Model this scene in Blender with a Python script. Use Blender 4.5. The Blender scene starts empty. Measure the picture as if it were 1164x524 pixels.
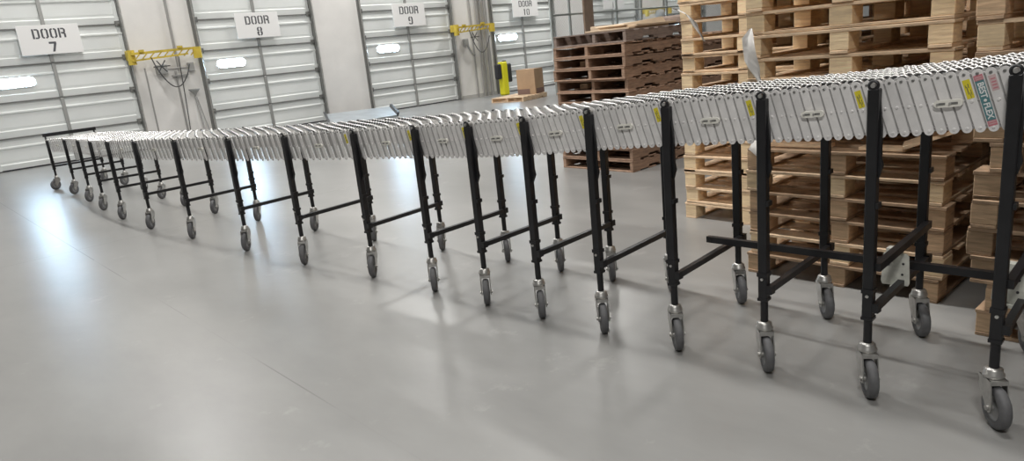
import bpy, math, random
from mathutils import Vector, Matrix, Euler
R = random.Random(7)
sc = bpy.context.scene
COL = sc.collection
PI = math.pi

# ------------------------------------------------------------------ materials
def mat(name, col, rough=0.5, metal=0.0, var=0.0, scale=6.0, stretch=(1, 1, 1), col2=None, bump=0.0, objvar=0.0, spec=0.5):
    m = bpy.data.materials.new(name); m.use_nodes = True
    nt = m.node_tree; N = nt.nodes; L = nt.links
    b = N['Principled BSDF']
    b.inputs['Roughness'].default_value = rough
    b.inputs['Metallic'].default_value = metal
    b.inputs['Specular IOR Level'].default_value = spec
    c1 = (*col, 1)
    if var <= 0 and not col2 and not objvar:
        b.inputs['Base Color'].default_value = c1
        return m
    tc = N.new('ShaderNodeTexCoord'); mp = N.new('ShaderNodeMapping')
    mp.inputs['Scale'].default_value = stretch
    L.new(tc.outputs['Object'], mp.inputs['Vector'])
    oi = N.new('ShaderNodeObjectInfo')
    ad = N.new('ShaderNodeVectorMath'); ad.operation = 'ADD'
    sm = N.new('ShaderNodeVectorMath'); sm.operation = 'SCALE'; sm.inputs['Scale'].default_value = 37.0
    cx = N.new('ShaderNodeCombineXYZ')
    L.new(oi.outputs['Random'], cx.inputs[0]); L.new(oi.outputs['Random'], cx.inputs[2])
    L.new(cx.outputs[0], sm.inputs[0])
    L.new(mp.outputs[0], ad.inputs[0]); L.new(sm.outputs[0], ad.inputs[1])
    nz = N.new('ShaderNodeTexNoise'); nz.inputs['Scale'].default_value = scale; nz.inputs['Detail'].default_value = 5
    nz.inputs['Roughness'].default_value = 0.6
    L.new(ad.outputs[0], nz.inputs['Vector'])
    rp = N.new('ShaderNodeValToRGB')
    k = var
    lo = [max(0, c * (1 - k)) for c in col]; hi = col2 or [min(1, c * (1 + k)) for c in col]
    rp.color_ramp.elements[0].position = 0.32; rp.color_ramp.elements[0].color = (*lo, 1)
    rp.color_ramp.elements[1].position = 0.68; rp.color_ramp.elements[1].color = (*hi, 1)
    L.new(nz.outputs['Fac'], rp.inputs[0])
    out = rp.outputs[0]
    if objvar:
        hs = N.new('ShaderNodeHueSaturation')
        mr = N.new('ShaderNodeMapRange')
        mr.inputs['To Min'].default_value = 1 - objvar; mr.inputs['To Max'].default_value = 1 + objvar
        L.new(oi.outputs['Random'], mr.inputs['Value']); L.new(mr.outputs[0], hs.inputs['Value'])
        L.new(out, hs.inputs['Color']); out = hs.outputs[0]
    L.new(out, b.inputs['Base Color'])
    if bump:
        bp = N.new('ShaderNodeBump'); bp.inputs['Strength'].default_value = bump; bp.inputs['Distance'].default_value = 0.01
        L.new(nz.outputs['Fac'], bp.inputs['Height']); L.new(bp.outputs[0], b.inputs['Normal'])
    return m

def emis(name, col, s):
    m = bpy.data.materials.new(name); m.use_nodes = True
    b = m.node_tree.nodes['Principled BSDF']
    b.inputs['Base Color'].default_value = (*col, 1)
    b.inputs['Emission Color'].default_value = (*col, 1); b.inputs['Emission Strength'].default_value = s
    return m

def floor_mat():
    m = bpy.data.materials.new('polished_concrete'); m.use_nodes = True
    nt = m.node_tree; N = nt.nodes; L = nt.links; b = N['Principled BSDF']
    tc = N.new('ShaderNodeTexCoord')
    n1 = N.new('ShaderNodeTexNoise'); n1.inputs['Scale'].default_value = 0.8; n1.inputs['Detail'].default_value = 6; n1.inputs['Roughness'].default_value = .62
    mp = N.new('ShaderNodeMapping'); mp.inputs['Scale'].default_value = (1, .45, 1); mp.inputs['Rotation'].default_value = (0, 0, .5)
    L.new(tc.outputs['Object'], mp.inputs[0]); L.new(mp.outputs[0], n1.inputs['Vector'])
    r1 = N.new('ShaderNodeValToRGB')
    r1.color_ramp.elements[0].position = .3; r1.color_ramp.elements[0].color = (.225, .223, .217, 1)
    r1.color_ramp.elements[1].position = .72; r1.color_ramp.elements[1].color = (.340, .336, .327, 1)
    L.new(n1.outputs['Fac'], r1.inputs[0])
    # pale scuffs
    n2 = N.new('ShaderNodeTexNoise'); n2.inputs['Scale'].default_value = 2.6; n2.inputs['Detail'].default_value = 8; n2.inputs['Roughness'].default_value = .7
    L.new(tc.outputs['Object'], n2.inputs['Vector'])
    r2 = N.new('ShaderNodeValToRGB'); r2.color_ramp.elements[0].position = .60; r2.color_ramp.elements[0].color = (0, 0, 0, 1)
    r2.color_ramp.elements[1].position = .78; r2.color_ramp.elements[1].color = (.5, .5, .5, 1)
    L.new(n2.outputs['Fac'], r2.inputs[0])
    mx = N.new('ShaderNodeMixRGB'); mx.inputs['Color2'].default_value = (.50, .49, .47, 1)
    L.new(r2.outputs[0], mx.inputs[0]); L.new(r1.outputs[0], mx.inputs[1])
    # sawn joint lines on a bay grid
    sp = N.new('ShaderNodeSeparateXYZ'); L.new(tc.outputs['Object'], sp.inputs[0])
    def line(sock, offs, per, w):
        a = N.new('ShaderNodeMath'); a.operation = 'SUBTRACT'; L.new(sock, a.inputs[0]); a.inputs[1].default_value = offs
        p = N.new('ShaderNodeMath'); p.operation = 'PINGPONG'; L.new(a.outputs[0], p.inputs[0]); p.inputs[1].default_value = per / 2
        c = N.new('ShaderNodeMath'); c.operation = 'LESS_THAN'; L.new(p.outputs[0], c.inputs[0]); c.inputs[1].default_value = w
        return c.outputs[0]
    lx = line(sp.outputs[0], 1.2, 7.6, .0035); ly = line(sp.outputs[1], -1.0, 8.4, .003)
    mm = N.new('ShaderNodeMath'); mm.operation = 'MAXIMUM'; L.new(lx, mm.inputs[0]); L.new(ly, mm.inputs[1])
    fd = N.new('ShaderNodeMath'); fd.operation = 'MULTIPLY'; L.new(mm.outputs[0], fd.inputs[0])
    n3 = N.new('ShaderNodeTexNoise'); n3.inputs['Scale'].default_value = .7
    L.new(tc.outputs['Object'], n3.inputs['Vector'])
    r3 = N.new('ShaderNodeValToRGB'); r3.color_ramp.elements[0].position = .42; r3.color_ramp.elements[0].color = (.04, .04, .04, 1); r3.color_ramp.elements[1].position = .58
    r3.color_ramp.elements[1].color = (.6, .6, .6, 1)
    L.new(n3.outputs['Fac'], r3.inputs[0]); gy = N.new('ShaderNodeMapRange'); gy.inputs['From Min'].default_value = 5.6; gy.inputs['From Max'].default_value = 7.0
    gy.inputs['To Min'].default_value = .35; gy.inputs['To Max'].default_value = 1.0; L.new(sp.outputs[1], gy.inputs['Value'])
    gm = N.new('ShaderNodeMath'); gm.operation = 'MAXIMUM'; L.new(r3.outputs[0], gm.inputs[0])
    ga = N.new('ShaderNodeMath'); ga.operation = 'GREATER_THAN'; L.new(gy.outputs[0], ga.inputs[0]); ga.inputs[1].default_value = .9
    gb = N.new('ShaderNodeMath'); gb.operation = 'MULTIPLY'; L.new(ga.outputs[0], gb.inputs[0]); gb.inputs[1].default_value = .75
    L.new(gb.outputs[0], gm.inputs[1]); L.new(gm.outputs[0], fd.inputs[1])
    m2 = N.new('ShaderNodeMixRGB'); m2.inputs['Color2'].default_value = (.09, .085, .08, 1)
    L.new(fd.outputs[0], m2.inputs[0]); L.new(mx.outputs[0], m2.inputs[1]); L.new(m2.outputs[0], b.inputs['Base Color'])
    rr = N.new('ShaderNodeMapRange'); rr.inputs['To Min'].default_value = FLOOR_R0; rr.inputs['To Max'].default_value = FLOOR_R1
    L.new(n1.outputs['Fac'], rr.inputs['Value']); L.new(rr.outputs[0], b.inputs['Roughness'])
    b.inputs['Specular IOR Level'].default_value = .30
    return m

FLOOR_R0, FLOOR_R1 = .26, .35
M = {}
M['floor'] = floor_mat()
M['wall'] = mat('painted_block_wall', (.80, .78, .755), .8, var=.06, scale=1.2)
M['wallside'] = mat('grey_side_wall', (.30, .30, .29), .85)
M['ceil'] = mat('grey_ceiling_deck', (.28, .28, .28), .9)
M['door'] = mat('white_ribbed_door', (.84, .86, .845), .45, var=.04, scale=1.0)
M['doorlow'] = mat('door_joint', (.20, .20, .195), .7)
M['stile'] = mat('galvanised_stile', (.42, .42, .41), .5, .5)
M['track'] = mat('grey_steel_track', (.24, .24, .23), .5, .5)
M['glow'] = emis('daylight_pane', (.55, .78, 1.0), 62)
M['sign'] = mat('sign_board', (.92, .91, .90), .6)
M['ink'] = mat('stencil_ink', (.10, .10, .11), .7)
M['black'] = mat('black_powder_coat', (.012, .012, .014), .42, 0, var=.3, scale=9)
M['zinc'] = mat('zinc_steel', (.62, .61, .59), .34, .85, var=.12, scale=20)
M['fork'] = mat('caster_steel', (.50, .49, .47), .38, .8, var=.15, scale=30)
M['alu'] = mat('aluminium_bar', (.86, .84, .83), .45, .1, var=.08, scale=14, objvar=.06)
M['alu2'] = mat('aluminium_inner_bar_shaded', (.52, .51, .505), .45, .45, var=.08, scale=14)  # same aluminium darkened to paint the shaded gaps behind the outer bars
M['rubber'] = mat('grey_rubber_tyre', (.12, .12, .125), .6, var=.15, scale=30)
M['hub'] = mat('grey_hub', (.30, .30, .30), .5, .3)
M['wheel'] = mat('skate_wheel_zinc', (.70, .69, .68), .32, .75)
M['web'] = mat('shaded_wheel_web', (.16, .16, .16), .5, .6)  # dark colour paints the shade inside the hollow wheel
M['yellow'] = mat('yellow_label', (.80, .68, .04), .5)
M['cream'] = mat('cream_plate', (.88, .86, .79), .45)
M['teal'] = mat('teal_label', (.10, .24, .26), .5)
M['pink'] = mat('pink_label', (.62, .22, .26), .5)
M['paleband'] = mat('pale_pink_label', (.66, .50, .50), .5)
M['white'] = mat('white_print', (.85, .86, .86), .5)
M['plate'] = mat('bracket_plate', (.62, .62, .56), .5, .05, var=.15, scale=25)
WS = (1, 1, 8)
M['wood'] = mat('pale_pine', (.78, .58, .39), .75, var=.22, scale=9, stretch=(1.5, 1.5, 6), objvar=.13, bump=.2)
M['woodblk'] = mat('pine_block', (.90, .67, .43), .75, var=.18, scale=8, stretch=(2, 1, 9), objvar=.15, bump=.2)
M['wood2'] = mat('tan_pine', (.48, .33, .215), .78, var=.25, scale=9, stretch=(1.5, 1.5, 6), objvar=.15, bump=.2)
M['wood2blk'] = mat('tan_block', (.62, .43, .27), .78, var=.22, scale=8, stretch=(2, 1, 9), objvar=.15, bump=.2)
M['dark'] = mat('weathered_brown_wood', (.33, .215, .15), .8, var=.3, scale=8, stretch=(1, 1.5, 6), objvar=.2, bump=.3)
M['dark2'] = mat('weathered_grey_wood', (.26, .20, .17), .8, var=.3, scale=8, stretch=(1, 1.5, 6), objvar=.1, bump=.3)
M['card'] = mat('cardboard', (.50, .33, .20), .85, var=.06, scale=5)
M['cardlt'] = mat('pale_cardboard', (.62, .48, .34), .85, var=.1, scale=5)
M['armyel'] = mat('yellow_paint', (.62, .46, .06), .5, var=.2, scale=5)
M['bolyel'] = mat('bollard_yellow', (.82, .76, .02), .5)
M['blackrub'] = mat('black_rubber', (.03, .03, .035), .7)
M['grey'] = mat('grey_conduit', (.38, .37, .36), .5, .3)
M['greybox'] = mat('grey_box_paint', (.35, .35, .34), .6)
M['deckplate'] = mat('blue_grey_steel', (.40, .43, .45), .45, .2, var=.12, scale=3)
M['decklip'] = mat('dark_curb_steel', (.09, .095, .10), .5, .3)
M['wire'] = mat('fence_wire', (.45, .47, .45), .5, .5)
M['cable'] = mat('dark_cable', (.06, .06, .06), .6)
pm = bpy.data.materials.new('stretch_wrap'); pm.use_nodes = True
pb = pm.node_tree.nodes['Principled BSDF']; pb.inputs['Base Color'].default_value = (.85, .83, .80, 1); pb.inputs['Roughness'].default_value = .25
pb.inputs['Alpha'].default_value = .86
M['wrap'] = pm

# ------------------------------------------------------------------ mesh builder
class MB:
    def __init__(s): s.v = []; s.f = []; s.mi = []; s.sm = []
    def add(s, vs, fs, mi=0, sm=False):
        b = len(s.v); s.v += [tuple(v) for v in vs]
        for f in fs: s.f.append(tuple(b + i for i in f)); s.mi.append(mi); s.sm.append(sm)
        return s
    def hexa(s, P, mi=0):   # P: 8 points, bottom 4 ccw then top 4
        return s.add(P, [(3, 2, 1, 0), (4, 5, 6, 7), (0, 1, 5, 4), (1, 2, 6, 5), (2, 3, 7, 6), (3, 0, 4, 7)], mi)
    def box(s, a, b, mi=0, ch=0):
        x0, y0, z0 = a; x1, y1, z1 = b
        x0, x1 = min(x0, x1), max(x0, x1); y0, y1 = min(y0, y1), max(y0, y1); z0, z1 = min(z0, z1), max(z0, z1)
        if ch <= 0:
            return s.hexa([(x0, y0, z0), (x1, y0, z0), (x1, y1, z0), (x0, y1, z0), (x0, y0, z1), (x1, y0, z1), (x1, y1, z1), (x0, y1, z1)], mi)
        c = min(ch, (x1 - x0) * .45, (y1 - y0) * .45, (z1 - z0) * .45)
        # chamfered box: 24 verts
        V = []; idx = {}
        for ix, X in ((0, x0), (1, x1)):
            for iy, Y in ((0, y0), (1, y1)):
                for iz, Z in ((0, z0), (1, z1)):
                    sx, sy, sz = (1 if ix == 0 else -1), (1 if iy == 0 else -1), (1 if iz == 0 else -1)
                    idx[ix, iy, iz, 'x'] = len(V); V.append((X, Y + sy * c, Z + sz * c))
                    idx[ix, iy, iz, 'y'] = len(V); V.append((X + sx * c, Y, Z + sz * c))
                    idx[ix, iy, iz, 'z'] = len(V); V.append((X + sx * c, Y + sy * c, Z))
        F = []
        def q(keys): F.append(tuple(idx[k] for k in keys))
        for i in (0, 1):
            r = 1 if i == 1 else -1
            for ax in 'xyz':
                cyc = [(0, 0), (1, 0), (1, 1), (0, 1)][::r]
                if ax == 'x': q([(i, a, b, 'x') for a, b in cyc])
                if ax == 'y': q([(b, i, a, 'y') for a, b in cyc])
                if ax == 'z': q([(a, b, i, 'z') for a, b in cyc])
        for i in (0, 1):
            for j in (0, 1):
                q([(i, j, 0, 'x'), (i, j, 0, 'y'), (i, j, 1, 'y'), (i, j, 1, 'x')] if i == j else [(i, j, 0, 'y'), (i, j, 0, 'x'), (i, j, 1, 'x'), (i, j, 1, 'y')])
                q([(i, 0, j, 'x'), (i, 1, j, 'x'), (i, 1, j, 'z'), (i, 0, j, 'z')] if i == j else [(i, 0, j, 'z'), (i, 1, j, 'z'), (i, 1, j, 'x'), (i, 0, j, 'x')])
                q([(0, i, j, 'y'), (0, i, j, 'z'), (1, i, j, 'z'), (1, i, j, 'y')] if i == j else [(0, i, j, 'z'), (0, i, j, 'y'), (1, i, j, 'y'), (1, i, j, 'z')])
        for i in (0, 1):
            for j in (0, 1):
                for k in (0, 1):
                    q([(i, j, k, 'x'), (i, j, k, 'y'), (i, j, k, 'z')])
        return s.add(V, F, mi)
    def bar(s, p0, p1, w, h, mi=0, up=(0, 0, 1)):
        p0, p1 = Vector(p0), Vector(p1); d = (p1 - p0).normalized(); u = Vector(up)
        if abs(d.dot(u)) > .98: u = Vector((0, 1, 0))
        a = d.cross(u).normalized() * (w / 2); b = a.cross(d).normalized() * (h / 2)
        return s.hexa([p0 - a - b, p1 - a - b, p1 + a - b, p0 + a - b, p0 - a + b, p1 - a + b, p1 + a + b, p0 + a + b][0:8], mi)
    def cyl(s, p0, p1, r0, r1=None, n=14, mi=0, sm=True, cap=True):
        r1 = r0 if r1 is None else r1
        p0, p1 = Vector(p0), Vector(p1); d = (p1 - p0).normalized()
        u = Vector((0, 0, 1)) if abs(d.z) < .9 else Vector((1, 0, 0))
        a = d.cross(u).normalized(); b = d.cross(a)
        V = []
        for p, r in ((p0, r0), (p1, r1)):
            for i in range(n):
                t = 2 * PI * i / n; V.append(p + (a * math.cos(t) + b * math.sin(t)) * r)
        s.add(V, [(i, i + n, (i + 1) % n + n, (i + 1) % n) for i in range(n)], mi, sm)
        if cap: s.add(V[:n], [tuple(range(n))], mi); s.add(V[n:], [tuple(reversed(range(n)))], mi)
        return s
    def tube(s, pts, r, n=8, mi=0):
        for a, b in zip(pts[:-1], pts[1:]): s.cyl(a, b, r, n=n, mi=mi)
        return s
    def lathe(s, prof, axis='x', c=(0, 0, 0), n=20, mi=0, sm=True):  # prof: (along, radius)
        V = []; c = Vector(c)
        for t_, r in prof:
            for i in range(n):
                a = 2 * PI * i / n; x, y = r * math.cos(a), r * math.sin(a)
                p = {'x': (t_, x, y), 'y': (y, t_, x), 'z': (x, y, t_)}[axis]
                V.append(c + Vector(p))
        F = []
        for j in range(len(prof) - 1):
            for i in range(n):
                k = (i + 1) % n; F.append((j * n + i, j * n + k, (j + 1) * n + k, (j + 1) * n + i))
        return s.add(V, F, mi, sm)
    def prism(s, poly, axis, a, b, mi=0, org=(0, 0, 0)):   # poly in the other two axes
        o = Vector(org); n = len(poly); V = []
        for t in (a, b):
            for (p, q) in poly:
                v = {'x': (t, p, q), 'y': (p, t, q), 'z': (p, q, t)}[axis]; V.append(o + Vector(v))
        F = [tuple(range(n)), tuple(range(2 * n - 1, n - 1, -1))] + [(i, i + n, (i + 1) % n + n, (i + 1) % n) for i in range(n)]
        return s.add(V, F, mi)
    def merge(s, o, mx=None, mi=None):
        b = len(s.v)
        s.v += [tuple(mx @ Vector(v)) if mx else v for v in o.v]
        for f, m_, sm in zip(o.f, o.mi, o.sm): s.f.append(tuple(b + i for i in f)); s.mi.append(m_ if mi is None else mi); s.sm.append(sm)
        return s
    def mesh(s, name, mats, org=(0, 0, 0), fix=True):
        o = Vector(org)
        me = bpy.data.meshes.new(name)
        me.from_pydata([tuple(Vector(v) - o) for v in s.v], [], s.f)
        me.polygons.foreach_set('material_index', s.mi); me.polygons.foreach_set('use_smooth', s.sm)
        for m_ in (mats if isinstance(mats, (list, tuple)) else [mats]): me.materials.append(m_)
        if fix:
            import bmesh
            bm = bmesh.new(); bm.from_mesh(me); bmesh.ops.recalc_face_normals(bm, faces=bm.faces); bm.to_mesh(me); bm.free()
        me.update(); return me

def wpos(o):
    p = Vector(o.location)
    return p
def link(name, me, parent=None, loc=(0, 0, 0), rot=None):
    o = bpy.data.objects.new(name, me); COL.objects.link(o); o.location = loc
    if rot is not None: o.rotation_euler = rot
    if parent: o.parent = parent
    return o
WORG = {}
def part(name, mb, mats, parent, label=None, org=None):
    """mesh in world coordinates under an unrotated parent; origin at org"""
    po = WORG[parent.name]
    if org is None: org = tuple(po)
    o = link(name, mb.mesh(name, mats, org), parent, Vector(org) - po)
    WORG[o.name] = Vector(org)
    if label: o['label'] = label
    return o
def pinst(name, me, parent, loc, rot=None, label=None):
    po = WORG[parent.name]; o = link(name, me, parent, Vector(loc) - po, rot); WORG[o.name] = Vector(loc)
    if label: o['label'] = label
    return o
def thing(name, loc, label, cat, group=None, kind=None):
    o = bpy.data.objects.new(name, None); COL.objects.link(o); o.location = loc; o.empty_display_size = .1
    WORG[o.name] = Vector(loc)
    if label: o['label'] = label
    if cat: o['category'] = cat
    if group: o['group'] = group
    if kind: o['kind'] = kind
    return o
def solo(name, mb, mats, loc, label=None, cat=None, group=None, kind=None):
    o = link(name, mb.mesh(name, mats, loc), None, loc); WORG[o.name] = Vector(loc)
    if label: o['label'] = label
    if cat: o['category'] = cat
    if group: o['group'] = group
    if kind: o['kind'] = kind
    return o

# ------------------------------------------------------------------ camera
cd = bpy.data.cameras.new('camera'); cam = bpy.data.objects.new('camera', cd); COL.objects.link(cam)
sc.camera = cam
cd.sensor_fit = 'HORIZONTAL'; cd.sensor_width = 36; cd.lens = 805.704 * 36 / 1164; cd.clip_end = 200; cd.clip_start = .05
RC = Matrix(((0.7302779261872658, -0.6759640520014323, -0.09882687349820944), (-0.24186509314107674, -0.12053722302440738, -0.9627938795949124), (0.6389017352014975, 0.7270098886998506, -0.25151778165598226)))
right, down, fwd = RC[0], RC[1], RC[2]
mw = Matrix((( right[0], -down[0], -fwd[0], 0), (right[1], -down[1], -fwd[1], 0), (right[2], -down[2], -fwd[2], 1.414206), (0, 0, 0, 1)))
cam.matrix_world = mw

# ------------------------------------------------------------------ room
WY = 16.853; XL, XR, YB, HC = -12.0, 30.0, -10.0, 7.6
solo('floor', MB().box((XL, YB, -.2), (XR, WY + .3, 0)), M['floor'], (0, 0, 0), kind='structure')
solo('ceiling', MB().box((XL, YB, HC), (XR, WY + .3, HC + .2)), M['ceil'], (0, 0, HC), kind='structure')
solo('wall_left', MB().box((XL - .2, YB, 0), (XL, WY + .3, HC)), M['wallside'], (XL, 0, 0), kind='structure')
solo('wall_right', MB().box((XR, YB, 0), (XR + .2, WY + .3, HC)), M['wallside'], (XR, 0, 0), kind='structure')
solo('wall_near', MB().box((XL, YB - .2, 0), (XR, YB, HC)), M['wallside'], (0, YB, 0), kind='structure')
DH = 3.345
doors = {6: (-2.6, .3), 7: (1.73, 4.60), 8: (6.0, 8.97), 9: (10.27, 13.36), 10: (14.82, 17.6), 11: (19.25, 22.1), 12: (23.65, 26.5)}
wb = MB(); xs = XL
for k, (a, b) in sorted(doors.items()):
    wb.box((xs, WY, 0), (a, WY + .3, DH)); xs = b
wb.box((xs, WY, 0), (XR, WY + .3, DH)); wb.box((XL, WY, DH), (XR, WY + .3, HC))
solo('wall_back', wb, M['wall'], (0, WY, 0), kind='structure')

def sector_door(k, a, b, win):
    root = thing('door_%d' % k, ((a + b) / 2, WY, 0), None, None, kind='structure')
    joints = [0, .625 + 0 * .68] + [.625 + i * .68 for i in range(1, 5)]
    y0 = WY + .10; mid = (a + b) / 2
    for i in range(5):
        z0, z1 = joints[i], joints[i + 1]; h = z1 - z0
        # ribbed profile, extruded along x : (y, z)
        prof = [(-.004, .012), (-.022, h * .20), (.010, h * .23), (.006, h * .27), (.0, h * .30), (-.006, h * .66), (-.030, h * .70), (-.030, h * .735), (.004, h * .76), (.004, h - .014), (.02, h), (.05, h), (.05, 0), (.02, 0)]
        pts = [(y0 + y, z0 + z) for y, z in prof]
        m = MB().prism(pts, 'x', a + .03, b - .03)
        part('door_section', m, M['door'], root)
    jb = MB()
    for i in range(1, 5): jb.box((a + .03, y0 - .034, joints[i] - .016), (b - .03, y0 + .02, joints[i] + .006))
    part('section_joint', jb, M['doorlow'], root)
    st = MB()
    for i in range(5): st.box((mid - .034, y0 - .045, joints[i] + .015), (mid + .034, y0, joints[i + 1] - .015), ch=.004)
    part('centre_stile', st, M['stile'], root)
    for sx, x in ((1, a), (-1, b)):
        t = MB()
        t.box((x - .03, WY - .045, 0), (x + sx * .07, WY + .0, DH), ch=.004)
        t.box((x + sx * .02, WY - .02, 0), (x + sx * .05, WY + .1, DH))
        t.cyl((x + sx * .035, WY - .06, 0), (x + sx * .035, WY - .06, DH), .018, n=8, mi=1)
        part('door_track', t, [M['track'], M['zinc']], root)
        es = MB(); es.box((x + sx * .06, y0 - .02, .02), (x + sx * .13, y0, DH), ch=.003)
        part('end_stile', es, M['stile'] if 0 else M['door'], root)
        for i in range(1, 5):
            hb = MB(); z = joints[i]
            hb.box((x + sx * .05, y0 - .07, z - .05), (x + sx * .15, y0 - .02, z + .06), ch=.006)
            hb.cyl((x + sx * .02, y0 - .05, z), (x + sx * .11, y0 - .05, z), .035, n=10)
            part('roller_hinge', hb, M['track'], root)
    sb = MB().box((a + .03, y0 - .01, 0), (b - .03, y0 + .03, .03)); part('bottom_seal', sb, M['blackrub'], root)
    if win:
        x0, x1 = win; zc = 1.665; hh = .082
        pts = []
        for cx, s0 in ((x1 - hh, -90), (x0 + hh, 90)):
            for j in range(9): t = math.radians(s0 + j * 22.5); pts.append((cx + math.cos(t) * hh, zc + math.sin(t) * hh))
        big = [((px - (x0 + x1) / 2) * 1.06 + (x0 + x1) / 2, (pz - zc) * 1.22 + zc) for px, pz in pts]
        part('window_frame', MB().prism(big, 'y', y0 - .036, y0 + .005), M['door'], root)
        part('window_pane', MB().prism(pts, 'y', y0 - .042, y0 - .035), M['glow'], root, 'small bright daylight pane with rounded ends')
    return root
wins = {6: None, 7: (2.10, 2.78), 8: (6.40, 7.06), 9: (10.73, 11.43), 10: (15.12, 15.9), 11: (21.0, 21.6), 12: (24.1, 24.8)}
for k, (a, b) in doors.items(): sector_door(k, a, b, wins[k])
# concrete sill strip along the wall base between doors
tb = MB()
ks = sorted(doors)
for k0, k1 in zip(ks[:-1], ks[1:]): tb.box((doors[k0][1] + .03, WY - .015, 0), (doors[k1][0] - .03, WY, .10))
solo('baseboard_back', tb, mat('grey_base_paint', (.50, .49, .47), .7), (0, WY, 0), kind='structure')

# stencil characters: polygons in a 0..1 x 0..1.5 cell
def glyph(ch):
    c = .22; T = 1.5; w = .27
    L_ = [(0, c), (c, 0), (.42, 0), (.42, w * .8), (w + .06, w * .8), (w, w), (w, T - w), (w + .06, T - w * .8), (.42, T - w * .8), (.42, T), (c, T), (0, T - c)]
    Rr = [(1 - x, y) for x, y in L_]
    if ch in 'O0': return [L_, Rr]
    if ch == 'D': return [[(.0, 0), (w, 0), (w, T), (0, T)], [(.36, 0), (1 - c, 0), (1, c), (1, T - c), (1 - c, T), (.36, T), (.36, T - w * .8), (1 - w, T - w * .8), (1 - w, w * .8), (.36, w * .8)]]
    if ch == 'R': return [[(0, 0), (w, 0), (w, T), (0, T)], [(.36, T), (1 - c, T), (1, T - c), (1, .85), (1 - .12, .75), (1, .6), (1, 0), (1 - w, 0), (1 - w, .55), (.36, .64), (.36, .86), (1 - w, .86), (1 - w, T - w * .8), (.36, T - w * .8)]]
    if ch == '7': return [[(0, T), (1, T), (1, T - .3), (.62, 0), (.30, 0), (.66, T - .3), (0, T - .3)]]
    if ch == '1': return [[(.36, 0), (.68, 0), (.68, T), (.40, T), (.2, T - .25), (.36, T - .25)]]
    if ch == '8':
        u = [(.06, .82), (.42, .82), (.42, 1.0), (.30, 1.02), (.30, 1.26), (.42, 1.28), (.42, T), (c, T), (.02, T - c), (.02, .95)]
        l = [(0, c), (c, 0), (.42, 0), (.42, .22), (.30, .25), (.30, .52), (.42, .55), (.42, .74), (.06, .74), (0, .62)]
        return [u, l, [(1 - x, y) for x, y in u], [(1 - x, y) for x, y in l]]
    if ch == '9':
        u = [(.06, .66), (.42, .66), (.42, .86), (.30, .88), (.30, 1.26), (.42, 1.28), (.42, T), (c, T), (0, T - c), (0, .8)]
        rr = [(.58, T), (1 - c, T), (1, T - c), (1, c), (1 - c, 0), (.50, 0), (.50, .24), (.70, .26), (.70, 1.26), (.58, 1.28)]
        return [u, rr, [(.04, c), (.2, 0), (.42, 0), (.42, .24), (.28, .26), (.04, .38)]]
    return []
def door_sign(x0, x1, z0, z1, num, tilt, label):
    cx, cz = (x0 + x1) / 2, (z0 + z1) / 2; ys = WY - .02
    root = thing('door_sign', (cx, ys, cz), label, 'sign')
    bd = MB().box((x0, ys - .012, z0), (x1, ys + .012, z1), ch=.003)
    part('sign_board', bd, M['sign'], root)
    for st in (x0 + .2, x1 - .2): part('spacer', MB().box((st - .02, ys + .012, cz - .05), (st + .02, WY + .085, cz + .05)), M['stile'], root)
    W = x1 - x0; H = z1 - z0
    def word(txt, cxx, zb, ch, nm):
        s = ch / 1.5; adv = s * 1.22; x = cxx - (adv * len(txt) - s * .22) / 2; m = MB()
        for c in txt:
            for poly in glyph(c): m.prism([(x + px * s, zb + pz * s) for px, pz in poly], 'y', ys - .0145, ys - .011)
            x += adv
        part(nm, m, M['ink'], root)
    word('DOOR', cx + .0, cz + H * .04, H * .33, 'lettering')
    word(num, cx + .02, cz - H * .42, H * .34, 'lettering')
    root.rotation_euler = (0, tilt, 0)
    return root
door_sign(2.67, 3.74, 2.15, 2.71, '7', 0, 'white stencilled DOOR 7 sign on the leftmost dock door')
door_sign(6.96, 8.02, 2.185, 2.755, '8', 0, 'white stencilled DOOR 8 sign on the second dock door')
door_sign(11.31, 12.38, 2.20, 2.81, '9', 0, 'white stencilled DOOR 9 sign on the dock door right of centre wall')
door_sign(15.75, 16.85, 2.25, 2.80, '10', 0, 'white stencilled DOOR 10 sign behind the yellow bollard')
door_sign(20.1, 21.25, 2.30, 2.86, '11', 0, 'white sign on the door behind the wire fence')

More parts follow.
